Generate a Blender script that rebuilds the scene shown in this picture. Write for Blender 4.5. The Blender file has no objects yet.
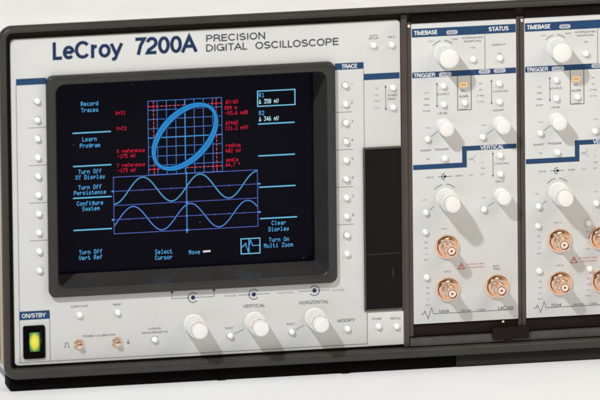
import bpy, bmesh, math, random
from mathutils import Vector, Matrix
random.seed(7)
R = math.radians
scene = bpy.context.scene
COL = scene.collection

# ---------------------------------------------------------------- camera, light, exposure
# Coordinates in this script are millimetres on the instrument's front: X right, Y down, H out of the panel.
def W(X, Y, H=0.0):
    return Vector((X*.001, -H*.001, -Y*.001))

cam = bpy.data.cameras.new("camera")
cam.lens = 910.087
cam.sensor_width = 36
cam.clip_start = 0.5
cam.clip_end = 60
camo = bpy.data.objects.new("camera", cam)
COL.objects.link(camo)
camo.matrix_world = Matrix([[0.9798007, 0.0521284, -0.1930627, -1.9306418], [-0.1996972, 0.2040543, -0.9583751, -9.5838259], [-0.0105633, 0.9775707, 0.2103424, 2.1034405], [0.0, 0.0, 0.0, 1.0]])
scene.camera = camo
cam.dof.use_dof = True
cam.dof.focus_distance = 10.09
cam.dof.aperture_fstop = 16

world = bpy.data.worlds.new("World")
scene.world = world
world.use_nodes = True
wn = world.node_tree
bg = wn.nodes["Background"]
# invented studio surround: paler overhead, dark low, bands added for the copper's reflections
wtc = wn.nodes.new("ShaderNodeTexCoord")
wsx = wn.nodes.new("ShaderNodeSeparateXYZ")
wr = wn.nodes.new("ShaderNodeValToRGB")
for i, (p, c) in enumerate(((0.30, (.03, .022, .015)), (.50, (.16, .12, .085)), (.60, (.95, .80, .58)), (.70, (.20, .16, .12)), (.84, (1.3, 1.12, .84)), (.95, (.9, .78, .6)))):
    e = wr.color_ramp.elements[i] if i < 2 else wr.color_ramp.elements.new(p)
    e.position = p; e.color = c+(1,)
wm = wn.nodes.new("ShaderNodeMath"); wm.operation = 'MULTIPLY_ADD'
wm.inputs[1].default_value = 0.5; wm.inputs[2].default_value = 0.5
wn.links.new(wtc.outputs["Generated"], wsx.inputs[0])
wn.links.new(wsx.outputs[2], wm.inputs[0])
wn.links.new(wm.outputs[0], wr.inputs[0])
wn.links.new(wr.outputs[0], bg.inputs[0])
bg.inputs[1].default_value = 0.40

def area(name, loc, target, size, power, color, spread=180):
    l = bpy.data.lights.new(name, 'AREA')
    l.shape = 'DISK'; l.size = size; l.energy = power; l.color = color; l.spread = R(spread)
    o = bpy.data.objects.new(name, l); COL.objects.link(o)
    o.location = loc
    o.rotation_euler = (Vector(target)-Vector(loc)).to_track_quat('-Z', 'Y').to_euler()
    return o
area("key_lamp", (-1.22, -1.56, 1.86), (0.0, 0, 0), 0.14, 59, (0.955, 0.98, 1.0))
area("fill_lamp", (0.62, -0.60, 0.66), (0.15, 0, 0.0), 0.6, 3.6, (1.0, 0.9, 0.76))

scene.view_settings.view_transform = 'Standard'
scene.view_settings.look = 'None'
scene.view_settings.exposure = 0.0
scene.view_settings.gamma = 1

# ---------------------------------------------------------------- materials
MATS = {}
def srgb(r, g, b):
    f = lambda c: (c/255/12.92 if c/255 <= .04045 else ((c/255+.055)/1.055)**2.4)
    return (f(r), f(g), f(b), 1)
def mat(name, color, rough=.5, metal=0, bump=0, bscale=900, mottle=0, mscale=25, emit=None, estr=0, spec=.5, coat=0, wear=0):
    m = bpy.data.materials.new(name); m.use_nodes = True
    nt = m.node_tree; b = nt.nodes["Principled BSDF"]
    b.inputs["Base Color"].default_value = color
    b.inputs["Roughness"].default_value = rough
    b.inputs["Metallic"].default_value = metal
    b.inputs["Specular IOR Level"].default_value = spec
    b.inputs["Coat Weight"].default_value = coat
    b.inputs["Coat Roughness"].default_value = .06
    tc = nt.nodes.new("ShaderNodeTexCoord")
    geo = nt.nodes.new("ShaderNodeNewGeometry")
    if mottle:
        n = nt.nodes.new("ShaderNodeTexNoise"); n.inputs["Scale"].default_value = mscale
        n.inputs["Detail"].default_value = 8; n.inputs["Roughness"].default_value = .65
        nt.links.new(geo.outputs["Position"], n.inputs["Vector"])
        mr = nt.nodes.new("ShaderNodeMapRange")
        mr.inputs[1].default_value = .3; mr.inputs[2].default_value = .7
        mr.inputs[3].default_value = 1-mottle; mr.inputs[4].default_value = 1+mottle
        nt.links.new(n.outputs["Fac"], mr.inputs[0])
        mx = nt.nodes.new("ShaderNodeVectorMath"); mx.operation = 'SCALE'
        mx.inputs[0].default_value = color[:3]
        nt.links.new(mr.outputs[0], mx.inputs["Scale"])
        nt.links.new(mx.outputs[0], b.inputs["Base Color"])
        rr = nt.nodes.new("ShaderNodeMapRange")
        rr.inputs[1].default_value = .3; rr.inputs[2].default_value = .7
        rr.inputs[3].default_value = max(.02, rough-.08); rr.inputs[4].default_value = min(1, rough+.08)
        nt.links.new(n.outputs["Fac"], rr.inputs[0]); nt.links.new(rr.outputs[0], b.inputs["Roughness"])
    if bump:
        n2 = nt.nodes.new("ShaderNodeTexNoise"); n2.inputs["Scale"].default_value = bscale
        n2.inputs["Detail"].default_value = 4
        nt.links.new(geo.outputs["Position"], n2.inputs["Vector"])
        bp = nt.nodes.new("ShaderNodeBump"); bp.inputs["Strength"].default_value = bump
        bp.inputs["Distance"].default_value = .0002
        nt.links.new(n2.outputs["Fac"], bp.inputs["Height"]); nt.links.new(bp.outputs[0], b.inputs["Normal"])
    if emit:
        b.inputs["Emission Color"].default_value = emit
        b.inputs["Emission Strength"].default_value = estr
    MATS[name] = m
    return m
mat("plate", (.60, .607, .607, 1), .55, bump=.16, mottle=.04, mscale=12)
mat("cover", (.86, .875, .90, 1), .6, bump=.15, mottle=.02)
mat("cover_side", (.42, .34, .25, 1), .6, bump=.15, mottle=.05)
mat("table", (.86, .885, .92, 1), .55, bump=.06, mottle=.015, mscale=6)
mat("frame", (.036, .033, .030, 1), .42, spec=.35, bump=.3, mottle=.14, mscale=40)
mat("frame_dark", (.011, .006, .005, 1), .55, spec=.15, bump=.3, mottle=.2, mscale=40)
mat("recess", (.024, .016, .012, 1), .6, spec=.15, bump=.3, mottle=.2, mscale=40)
mat("rail", (.062, .050, .043, 1), .38, spec=.35, bump=.2, mottle=.12, mscale=60)
mat("ledge", (.050, .050, .051, 1), .5, bump=.4, mottle=.3, mscale=70)
mat("bezel", (.030, .0285, .027, 1), .38, spec=.35, bump=.25, mottle=.1, mscale=40)
mat("bezel_wall", (.038, .037, .037, 1), .24, bump=.15, mottle=.08, mscale=40)
mat("black", (.002, .0015, .0015, 1), .6, bump=.2, mottle=.3, spec=.05)
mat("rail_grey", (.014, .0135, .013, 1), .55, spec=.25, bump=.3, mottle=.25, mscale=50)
mat("glass", (.0016, .0012, .0026, 1), .10, spec=.05)
mat("drive", (.0045, .003, .0028, 1), .2, bump=.12, mottle=.3, mscale=30, spec=.14)
mat("knob", (.78, .775, .765, 1), .42, bump=.08, mottle=.015)
mat("groove", (.42, .22, .12, 1), .6)
mat("button", (.86, .855, .84, 1), .4, bump=.05)
mat("well", (.16, .13, .10, 1), .6)
mat("copper", (.94, .71, .56, 1), .12, metal=1, bump=.12, bscale=500, mottle=.08, mscale=200)
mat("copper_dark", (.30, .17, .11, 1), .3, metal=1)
mat("insulator", (.80, .62, .52, 1), .35)
mat("hole", (.01, .006, .004, 1), .6)
mat("steel", (.8, .76, .72, 1), .2, metal=1)
mat("blue", (.016, .055, .138, 1), .6, mottle=.05, spec=.2)
mat("navy_ink", (.009, .028, .085, 1), .6, spec=.2)
mat("grey_ink", (.13, .15, .19, 1), .5)
mat("dark_ink", (.042, .048, .068, 1), .6, spec=.2)
mat("pale_ink", (.36, .37, .37, 1), .5)
mat("line_ink", (.14, .145, .15, 1), .5)
mat("red_ink", (.55, .13, .075, 1), .5)
mat("white_ink", (.78, .80, .84, 1), .5)
mat("pill", (.42, .45, .52, 1), .5)
mat("amber", (.7, .52, .30, 1), .4, emit=(1.0, .60, .22, 1), estr=.32)
# dust and a faint raster lift on the tube face
_g = MATS["glass"].node_tree; _b = _g.nodes["Principled BSDF"]
_b.inputs["Emission Color"].default_value = (.25, .22, 1, 1); _b.inputs["Emission Strength"].default_value = .0028
_geo = _g.nodes.new("ShaderNodeNewGeometry")
_v = _g.nodes.new("ShaderNodeTexVoronoi"); _v.inputs["Scale"].default_value = 130; _v.inputs["Randomness"].default_value = 1
_g.links.new(_geo.outputs["Position"], _v.inputs["Vector"])
_m1 = _g.nodes.new("ShaderNodeMath"); _m1.operation = 'LESS_THAN'; _m1.inputs[1].default_value = .045
_g.links.new(_v.outputs["Distance"], _m1.inputs[0])
_sp = _g.nodes.new("ShaderNodeSeparateXYZ"); _g.links.new(_v.outputs["Color"], _sp.inputs[0])
_m2 = _g.nodes.new("ShaderNodeMath"); _m2.operation = 'GREATER_THAN'; _m2.inputs[1].default_value = .72
_g.links.new(_sp.outputs[0], _m2.inputs[0])
_m3 = _g.nodes.new("ShaderNodeMath"); _m3.operation = 'MULTIPLY'; _g.links.new(_m1.outputs[0], _m3.inputs[0]); _g.links.new(_m2.outputs[0], _m3.inputs[1])
_mx = _g.nodes.new("ShaderNodeMix"); _mx.data_type = 'RGBA'
_mx.inputs[6].default_value = (.0016, .0012, .0026, 1); _mx.inputs[7].default_value = (.16, .16, .17, 1)
_g.links.new(_m3.outputs[0], _mx.inputs[0]); _g.links.new(_mx.outputs[2], _b.inputs["Base Color"])
def glow(name, c, s=1.0):
    mat(name, (0, 0, 0, 1), .5, emit=c, estr=s, spec=0)
glow("g_cyan", srgb(88, 172, 228), 1.0)
glow("g_bright", srgb(190, 240, 250), 1.0)
glow("g_line", srgb(120, 195, 225), .95)
glow("g_blue", srgb(84, 128, 206), .85)
glow("g_axis", srgb(80, 160, 230), .95)
glow("g_violet", srgb(92, 108, 196), .85)
glow("g_band", srgb(40, 130, 198), .94)
glow("g_sweep", srgb(66, 158, 222), .97)
glow("g_wave", srgb(92, 165, 215), .95)
glow("g_wave2", srgb(92, 142, 214), .92)
glow("g_red", srgb(216, 38, 66), .95)
glow("g_dash", srgb(226, 92, 104), .85)
glow("g_haloblue", srgb(10, 50, 92), .9)
glow("g_halocyan", srgb(16, 52, 74), .8)
glow("g_haloviolet", srgb(22, 24, 70), .8)
glow("g_white", srgb(225, 210, 215), 1)
# the rocker's lamp: a filament's hot centre fading to the green of its lens
mat("lamp_lens", (.02, .05, .02, 1), .3, emit=(1, 1, 0, 1), estr=1.0)
_g = MATS["lamp_lens"].node_tree; _b = _g.nodes["Principled BSDF"]
_tc = _g.nodes.new("ShaderNodeTexCoord"); _mp = _g.nodes.new("ShaderNodeMapping"); _mp.inputs["Scale"].default_value = (230, 0, 128)
_ln = _g.nodes.new("ShaderNodeVectorMath"); _ln.operation = 'LENGTH'; _cr = _g.nodes.new("ShaderNodeValToRGB")
for i, (p, c) in enumerate(((0.0, srgb(246, 226, 70)), (.55, srgb(224, 200, 40)), (.74, srgb(110, 158, 48)), (.92, srgb(40, 104, 62)), (1.0, srgb(22, 62, 50)))):
    e = _cr.color_ramp.elements[i] if i < 2 else _cr.color_ramp.elements.new(p)
    e.position = p; e.color = c
_g.links.new(_tc.outputs["Object"], _mp.inputs[0]); _g.links.new(_mp.outputs[0], _ln.inputs[0]); _g.links.new(_ln.outputs["Value"], _cr.inputs[0]); _g.links.new(_cr.outputs[0], _b.inputs["Emission Color"])

# ---------------------------------------------------------------- mesh helpers
class MB:
    """collects shapes (mm, panel coordinates) and links them as ONE mesh object"""
    def __init__(s): s.v = []; s.f = []; s.m = []; s.sm = []
    def add(s, vs, fs, mi=0, smooth=False):
        o = len(s.v); s.v += [tuple(p) for p in vs]
        for f in fs: s.f.append([i+o for i in f]); s.m.append(mi); s.sm.append(smooth)
        return s
    def box(s, x0, x1, y0, y1, h0, h1, mi=0, bev=0):
        if bev: return s.rbox(x0, x1, y0, y1, h0, h1, bev, bev, mi, 1)
        vs = [(x, y, h) for h in (h0, h1) for (x, y) in ((x0, y0), (x1, y0), (x1, y1), (x0, y1))]
        return s.add(vs, [(0, 1, 2, 3), (7, 6, 5, 4), (0, 4, 5, 1), (1, 5, 6, 2), (2, 6, 7, 3), (3, 7, 4, 0)], mi)
    def rbox(s, x0, x1, y0, y1, h0, h1, r=2, bev=.4, mi=0, n=5):
        """rounded-rectangle slab with a bevelled front edge"""
        loops = [rr(x0, x1, y0, y1, r, n, 0, h0), rr(x0, x1, y0, y1, r, n, 0, h1-bev),
                 rr(x0, x1, y0, y1, r, n, -bev*.3, h1-bev*.3), rr(x0, x1, y0, y1, r, n, -bev, h1)]
        s.loft(loops, mi, smooth=True)
        k = len(loops[0]); s.add(loops[-1], [tuple(range(k))], mi)
        s.add(loops[0], [tuple(reversed(range(k)))], mi)
        return s
    def loft(s, loops, mi=0, smooth=False, closed=True):
        k = len(loops[0]); vs = [p for L in loops for p in L]; fs = []
        for i in range(len(loops)-1):
            for j in range(k if closed else k-1):
                a = i*k+j; b = i*k+(j+1) % k
                fs.append((a, b, b+k, a+k))
        return s.add(vs, fs, mi, smooth)
    def lathe(s, cx, cy, prof, n=40, mi=0, smooth=True, flute=None):
        loops = []
        for (r, h) in prof:
            L = []
            for j in range(n):
                a = 2*math.pi*j/n; q = r
                if flute and flute[0] <= h <= flute[1]: q = r*(1-flute[2]*(j % 2))
                L.append((cx+q*math.cos(a), cy+q*math.sin(a), h))
            loops.append(L)
        s.loft(loops, mi, smooth)
        return s
    def disc(s, cx, cy, r, h, n=32, mi=0):
        return s.add([(cx+r*math.cos(2*math.pi*j/n), cy+r*math.sin(2*math.pi*j/n), h) for j in range(n)], [tuple(range(n))], mi)
    def ring(s, cx, cy, r0, r1, h, a0=0, a1=360, n=32, mi=0):
        vs = []; fs = []
        for j in range(n+1):
            a = R(a0+(a1-a0)*j/n)
            for r in (r0, r1): vs.append((cx+r*math.cos(a), cy+r*math.sin(a), h))
            if j: k = 2*j; fs.append((k-2, k-1, k+1, k))
        return s.add(vs, fs, mi)
    def rect(s, x0, x1, y0, y1, h, mi=0, r=0):
        if r:
            L = rr(x0, x1, y0, y1, r, 5, 0, h); return s.add(L, [tuple(range(len(L)))], mi)
        return s.add([(x0, y0, h), (x1, y0, h), (x1, y1, h), (x0, y1, h)], [(0, 1, 2, 3)], mi)
    def line(s, pts, w, h, mi=0, closed=False):
        """flat ribbon along a polyline, mitred"""
        P = [Vector(p) for p in pts]; n = len(P)
        A = []; B = []
        for i in range(n):
            if closed: p0, p1 = P[i-1], P[(i+1) % n]
            else: p0, p1 = P[max(0, i-1)], P[min(n-1, i+1)]
            d0 = (P[i]-p0); d1 = (p1-P[i])
            if d0.length < 1e-9: d0 = d1
            if d1.length < 1e-9: d1 = d0
            d0 = d0.normalized(); d1 = d1.normalized()
            t = (d0+d1)
            t = t.normalized() if t.length > 1e-6 else d0
            nn = Vector((-t.y, t.x)); c = max(.35, nn.dot(Vector((-d0.y, d0.x))))
            A.append(P[i]+nn*w/2/c); B.append(P[i]-nn*w/2/c)
        vs = [(a.x, a.y, h) for a in A]+[(b.x, b.y, h) for b in B]
        fs = [(i, i+1, n+i+1, n+i) for i in range(n-1)]
        if closed: fs.append((n-1, 0, n, 2*n-1))
        return s.add(vs, fs, mi)
    def tube(s, pts, r, n=8, mi=0):
        """round rod along (X, Y, H) points"""
        loops = []
        P = [Vector(p) for p in pts]
        for i, p in enumerate(P):
            d = (P[min(len(P)-1, i+1)]-P[max(0, i-1)]).normalized()
            u = d.orthogonal().normalized(); v = d.cross(u)
            loops.append([tuple(p+u*r*math.cos(2*math.pi*j/n)+v*r*math.sin(2*math.pi*j/n)) for j in range(n)])
        s.loft(loops, mi, True)
        s.add(loops[0], [tuple(range(n))], mi); s.add(loops[-1], [tuple(range(n))], mi)
        return s
    def text(s, body, x, y, cap, width=None, h=.1, mi=0, bold=0, align='C'):
        """constant-width stroke lettering; y = middle of the capitals, bold adds to the stroke"""
        st = .115+bold*2.9; g = .035+bold*.4
        pen = 0; strokes = []
        for c in body:
            adv, ss = GL[c]
            for q in ss:
                q = [(pen+px*(1-st*.25), st/2+py*(1-st)) for px, py in q]
                for a, b_ in ((0, 1), (-1, -2)):            # square the upright ends off at the cap line and base line
                    (ax, ay), (bx, by) = q[a], q[b_]
                    d = math.hypot(ax-bx, ay-by)
                    if q[0] != q[-1] and d > 0 and abs(ay-by) > .8*abs(ax-bx) and min(abs(ay-st/2), abs(ay-1+st/2), abs(ay-st/2-.72*(1-st))) < .01:
                        q[a] = (ax+(ax-bx)/d*st/2, ay+(ay-by)/d*st/2)
                strokes.append(q)
            pen += adv*(1-st*.15)+g
        x0 = min(p[0] for q in strokes for p in q)-st/2; x1 = max(p[0] for q in strokes for p in q)+st/2
        kx = cap if width is None else width/(x1-x0)
        wd = (x1-x0)*kx
        ox = {'C': x-wd/2, 'L': x, 'R': x-wd}[align]
        for i, q in enumerate(strokes):
            s.line([(ox+(px-x0)*kx, y+cap/2-py*cap) for px, py in q], st*(cap+kx)/2, h+(i % 7)*.006, mi)
        return s
    def build(s, name, mats, parent=None, fix=True):
        if isinstance(mats, str): mats = [mats]
        me = bpy.data.meshes.new(name)
        ws = [W(*p) for p in s.v]
        c = Vector((0, 0, 0))
        lo = Vector([min(p[i] for p in ws) for i in range(3)]); hi = Vector([max(p[i] for p in ws) for i in range(3)])
        c = (lo+hi)/2
        me.from_pydata([tuple(p-c) for p in ws], [], s.f)
        for m in mats: me.materials.append(MATS[m])
        me.polygons.foreach_set("material_index", s.m)
        me.polygons.foreach_set("use_smooth", s.sm)
        me.update()
        if fix:
            bm = bmesh.new(); bm.from_mesh(me)
            bmesh.ops.remove_doubles(bm, verts=bm.verts, dist=1e-6)
            bmesh.ops.recalc_face_normals(bm, faces=bm.faces)
            bm.to_mesh(me); bm.free()
            try: me.set_sharp_from_angle(angle=R(42))
            except Exception: pass
        o = bpy.data.objects.new(name, me); COL.objects.link(o)
        put(o, c, parent)
        return o

ABS = {}
def put(o, c, parent):
    ABS[o.name] = Vector(c)
    if parent: o.parent = parent; o.location = Vector(c)-ABS[parent.name]
    else: o.location = c
def inst(src, name, c, parent):
    o = bpy.data.objects.new(name, src); COL.objects.link(o); put(o, c, parent); return o
def rr(x0, x1, y0, y1, r, n, off, h):
    """rounded rectangle loop, grown by off"""
    x0 -= off; x1 += off; y0 -= off; y1 += off; r = max(.02, r+off)
    L = []
    for (cx, cy, a) in ((x1-r, y0+r, -90), (x1-r, y1-r, 0), (x0+r, y1-r, 90), (x0+r, y0+r, 180)):
        for i in range(n+1):
            t = R(a+90*i/n); L.append((cx+r*math.cos(t), cy+r*math.sin(t), h))
    return L
# plain grotesque lettering drawn as constant-width strokes: each glyph is (advance width, strokes); 1 = height of a capital
def _arc(cx, cy, rx, ry, a0, a1, n=0):
    n = n or max(4, int(abs(a1-a0)/15))
    return [(cx+rx*math.cos(R(a0+(a1-a0)*i/n)), cy+ry*math.sin(R(a0+(a1-a0)*i/n))) for i in range(n+1)]
def _bowl(x0, x1, y0, y1):                                     # D-shaped stroke opening to the left
    r = (y1-y0)/2; rx = min(r, (x1-x0)*.75)
    return [(x0, y1)]+_arc(x1-rx, (y0+y1)/2, rx, r, 90, -90)+[(x0, y0)]
def _ring(x0, x1, y0, y1): return _arc((x0+x1)/2, (y0+y1)/2, (x1-x0)/2, (y1-y0)/2, 90, 450, 28)
_S = _arc(.34, .735, .25, .265, 25, 90)[:]+_arc(.34, .735, .25, .235, 90, 215)+[(.30, .53), (.40, .47)]+_arc(.34, .27, .27, .24, 35, -90)+_arc(.34, .27, .27, .27, -90, -155)
GL = {
'A': (.72, [[(.02, 0), (.36, 1), (.70, 0)], [(.14, .32), (.58, .32)]]),
'B': (.70, [[(.1, 0), (.1, 1)], _bowl(.1, .58, .53, 1), _bowl(.1, .63, 0, .53)]),
'C': (.76, [_arc(.40, .5, .33, .5, 38, 322, 24)]),
'D': (.74, [[(.1, 0), (.1, 1)], _bowl(.1, .68, 0, 1)]),
'E': (.64, [[(.60, 1), (.1, 1), (.1, 0), (.61, 0)], [(.1, .53), (.56, .53)]]),
'F': (.60, [[(.57, 1), (.1, 1), (.1, 0)], [(.1, .5), (.52, .5)]]),
'G': (.80, [_arc(.41, .5, .34, .5, 40, 350, 24)+[(.74, .46), (.45, .46)], [(.745, .47), (.745, 0)]]),
'H': (.74, [[(.1, 0), (.1, 1)], [(.64, 0), (.64, 1)], [(.1, .53), (.64, .53)]]),
'I': (.24, [[(.12, 0), (.12, 1)]]),
'J': (.52, [[(.42, 1), (.42, .25)]+_arc(.23, .25, .19, .25, 0, -170)]),
'K': (.70, [[(.1, 0), (.1, 1)], [(.62, 1), (.1, .40)], [(.28, .60), (.66, 0)]]),
'L': (.50, [[(.1, 1), (.1, 0), (.50, 0)]]),
'M': (.86, [[(.1, 0), (.1, 1), (.43, .05), (.76, 1), (.76, 0)]]),
'N': (.74, [[(.1, 0), (.1, 1), (.64, 0), (.64, 1)]]),
'O': (.80, [_ring(.07, .73, 0, 1)]),
'P': (.68, [[(.1, 0), (.1, 1)], _bowl(.1, .61, .45, 1)]),
'R': (.72, [[(.1, 0), (.1, 1)], _bowl(.1, .62, .47, 1), [(.40, .47), (.56, .42), (.60, .28), (.62, .05), (.66, 0)]]),
'S': (.68, [_S]),
'T': (.62, [[(.02, 1), (.60, 1)], [(.31, 1), (.31, 0)]]),
'U': (.74, [[(.1, 1), (.1, .30)]+_arc(.37, .30, .27, .30, 180, 360)+[(.64, 1)]]),
'V': (.68, [[(.03, 1), (.34, .02), (.65, 1)]]),
'W': (.94, [[(.03, 1), (.25, .02), (.47, .96), (.69, .02), (.91, 1)]]),
'X': (.68, [[(.04, 1), (.64, 0)], [(.64, 1), (.04, 0)]]),
'Y': (.68, [[(.03, 1), (.34, .43), (.65, 1)], [(.34, .43), (.34, 0)]]),
'Z': (.64, [[(.05, 1), (.59, 1), (.04, 0), (.61, 0)]]),
'0': (.60, [_ring(.07, .53, 0, 1)]),
'1': (.42, [[(.08, .76), (.20, .80), (.27, 1), (.27, 0)]]),
'2': (.60, [_arc(.30, .70, .23, .30, 170, -25)+[(.40, .42), (.14, .20), (.06, 0), (.55, 0)]]),
'3': (.60, [_arc(.29, .74, .21, .26, 160, -80)+_arc(.29, .26, .24, .26, 80, -165)]),
'4': (.60, [[(.55, .26), (.04, .26), (.41, 1), (.41, 0)]]),
'5': (.60, [[(.52, 1), (.14, 1), (.09, .50)]+_arc(.29, .32, .24, .31, 130, -155)]),
'6': (.60, [_arc(.31, .31, .23, .31, 0, 360), [(.08, .33)]+_arc(.33, .55, .25, .45, 180, 55)]),
'7': (.58, [[(.05, 1), (.53, 1), (.33, .55), (.22, 0)]]),
'8': (.60, [_ring(.10, .50, .54, 1), _ring(.06, .54, 0, .54)]),
'9': (.60, [_arc(.29, .69, .23, .31, 0, 360), [(.52, .67)]+_arc(.27, .45, .25, .45, 0, -125)]),
'e': (.58, [[(.08, .37), (.50, .37)], _arc(.30, .36, .225, .36, -3, 318, 22)]),
'r': (.38, [[(.1, 0), (.1, .72)], [(.1, .40)]+_arc(.32, .42, .22, .28, 180, 88)]),
'o': (.60, [_ring(.07, .53, 0, .72)]),
'y': (.54, [[(.03, .72), (.27, .02)], [(.51, .72), (.27, .02), (.22, -.17), (.15, -.25), (.03, -.25)]]),
'z': (.50, [[(.05, .72), (.45, .72), (.04, 0), (.46, 0)]]),
's': (.52, [[(x*.75, y*.72) for x, y in _S]]),
'/': (.34, [[(.02, -.05), (.32, 1.05)]]), '+': (.6, [[(.3, .1), (.3, .7)], [(.05, .4), (.55, .4)]]), ' ': (.34, []),
}
CAPH = 1.0
def empty(name, c, label, cat, group=None):
    o = bpy.data.objects.new(name, None); COL.objects.link(o); o.empty_display_size = .05
    put(o, c, None); o['label'] = label; o['category'] = cat
    if group: o['group'] = group
    return o

# 5x7 dot characters of the instrument's own screen
D57 = {
'A':"01110100011000111111100011000110001",'B':"11110100011000111110100011000111110",'C':"01110100011000010000100001000101110",
'D':"11110100011000110001100011000111110",'F':"11111100001000011110100001000010000",'L':"10000100001000010000100001000011111",
'M':"10001110111010110101100011000110001",'O':"01110100011000110001100011000101110",'P':"11110100011000111110100001000010000",
'R':"11110100011000111110101001001010001",'S':"01111100001000001110000010000111110",'T':"11111001000010000100001000010000100",
'V':"10001100011000110001100010101000100",'X':"10001100010101000100010101000110001",'Y':"10001100010101000100001000010000100",
'Z':"11111000010001000100010001000011111",'a':"00000000000111000001011111000101111",'c':"00000000000111010000100001000101110",
'd':"00001000010110110011100011000101111",'e':"00000000000111010001111111000001110",'f':"00110010010100011100010000100001000",
'g':"00000011111000110001011110000101110",'i':"00100000000110000100001000010001110",'l':"01100001000010000100001000010001110",
'm':"00000000001101010101101011000110001",'n':"00000000001011011001100011000110001",'o':"00000000000111010001100011000101110",
'p':"00000000001111010001111101000010000",'r':"00000000001011011001100001000010000",'s':"00000000000111010000011100000111110",
't':"01000010001110001000010000100100110",'u':"00000000001000110001100011001101101",'v':"00000000001000110001100010101000100",
'y':"00000000001000110001011110000101110",'0':"01110100011001110101110011000101110",'1':"00100011000010000100001000010001110",
'2':"01110100010000100010001000100011111",'3':"11111000100010000010000011000101110",'4':"00010001100101010010111110001000010",
'5':"11111100001111000001000011000101110",'6':"00110010001000011110100011000101110",'7':"11111000010001000100010000100001000",
'8':"01110100011000101110100011000101110",'9':"01110100011000101111000010001001100",'.':"00000000000000000000000000110001100",'-':"00000000000000011111000000000000000",
'=':"00000000001111100000111110000000000",'/':"00000000010001000100010001000000000",'*':"00000001001010111110101010010000000",
'^':"00100001000101001010100011000111111",'o~':"", 'k':"10000100001001010100110001010010010",'~':"01100100101001001100000000000000000"}
def dots(mb, s, x, y, h, mi, adv=2.0, ch=2.95, cw=1.5, align='C'):
    n = len(s); x0 = x-(n*adv-(adv-cw))/2 if align == 'C' else x
    px = cw/5; py = ch/7
    for c in s:
        if c in D57 and D57[c]:
            b = D57[c]
            for r in range(7):
                k = 0
                while k < 5:
                    if b[r*5+k] == '1':
                        e = k
                        while e < 5 and b[r*5+e] == '1': e += 1
                        mb.rect(x0+k*px-.03, x0+e*px+.03, y-ch/2+r*py-.02, y-ch/2+(r+1)*py+.02, h, mi)
                        k = e
                    else: k += 1
        x0 += adv

# ================================================================ setting
TABLE_Y = 118.8
t = MB(); t.box(-3000, 3000, TABLE_Y, TABLE_Y+30, -2500, 6000)
o = t.build("table_surface", "table"); o['kind'] = 'structure'

# ================================================================ OSCILLOSCOPE
FX0, FX1, FY0, FY1 = -196.0, 231.5, -122.9, 103.4        # opening of the front frame
osc = empty("oscilloscope", W(18, TABLE_Y, -200), "beige laboratory oscilloscope with dark brown front frame and lit screen, standing on the white table", "oscilloscope")

# cabinet shell behind the frame
c = MB()
def cov(off, h): return rr(-199.9, 235.4, -127.0, 109.0, 7, 6, off, h)
c.loft([cov(-2.5, -.8), cov(-.4, -.8), cov(0, -1.2), cov(0, -450)], 0, False)
c.add(cov(0, -450), [tuple(range(28))], 0)
cab = c.build("cabinet_cover", "cover", osc)
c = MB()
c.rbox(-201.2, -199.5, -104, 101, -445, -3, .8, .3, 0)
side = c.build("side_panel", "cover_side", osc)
c = MB(); c.rbox(-202.8, -201.0, 20, 98, -440, -6, 1, .3, 0)
c.build("side_handle", "frame_dark", osc)

# front frame: a rounded lip swept round the opening
P = [(0, -7.5), (0.0, 3.6), (.35, 5.4), (.9, 6.0), (2.0, 6.3), (3.0, 6.0), (3.7, 5.3), (4.1, 4.0), (4.3, 0), (3.0, -2.5)]
fr = MB()
fr.loft([rr(FX0, FX1, FY0, FY1+max(0, off)*.62, 4.0, 8, off, h) for off, h in P], 0, True)
frame = fr.build("front_frame", "frame", osc)

# dark floor of the opening
b = MB()
b.loft([rr(FX0-2, FX1+2, FY0-2, FY1+2, 1, 3, 0, h) for h in (-9, -2.6)]+[rr(-168, 22.8, -91, 55.2, 4, 3, 0, h) for h in (-2.6, -9)]+[rr(FX0-2, FX1+2, FY0-2, FY1+2, 1, 3, 0, -9)], 0, False)
b.build("chassis", "recess", osc)

# divider between display section and plug-in bay, ledge under the bay
b = MB(); b.box(68.9, 72.9, -121.4, 102.8, -2.5, .9, bev=.35)
b.build("divider", "rail", osc)
b = MB(); b.box(73.1, FX1-.3, 97.4, 102.8, -2.5, 2.2, bev=.4)
b.build("bay_ledge", "ledge", osc)

# plinth under the frame with its two small feet
b = MB(); b.rbox(-196.6, 104, 108.8, TABLE_Y-.2, -16, .6, 2.4, 1.2, 0)
b.build("plinth", "black", osc)
b = MB(); b.rbox(104.2, 232, 108.8, TABLE_Y-.5, -16, .9, .5, .4, 0)  # lit right end of the black plinth, its light painted in as dark grey
b.build("plinth_lit_end", "rail_grey", osc)
for x in (-54.52, 29.09):
    b = MB(); b.rbox(x-3, x+3, TABLE_Y-2.2, TABLE_Y-.05, -12, 1.6, 1, .5, 0); b.build("foot", "black", osc)

for x in (-150, 190):
    b = MB(); b.rbox(x-14, x+14, 108.6, TABLE_Y-.05, -440, -412, 2, .5, 0); b.build("foot", "black", osc)
# white display panel -----------------------------------------------
PX0, PX1, PY0, PY1 = -192.6, 68.5, -117.8, 101.6
pl = MB()
HX0, HX1, HY0, HY1 = -168.0, 22.8, -91.0, 55.2              # cut-out behind the bezel
def hole(off, h): return rr(HX0, HX1, HY0, HY1, 4, 6, off, h)
def pout(off, h): return rr(PX0, PX1, PY0, PY1, 2.6, 6, off, h)
pl.loft([hole(0, -2.4), pout(0, -2.4), pout(0, -.55), pout(-.16, -.16), pout(-.55, 0), hole(0, 0), hole(0, -2.4)], 0, True)
panel = pl.build("display_panel", "plate", osc)
pl = MB(); pl.rbox(44.91, 69.0, 78.6, 101.2, -1, .7, .6, .35, 0, 3)
pl.build("corner_plate", "plate", osc)

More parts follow.
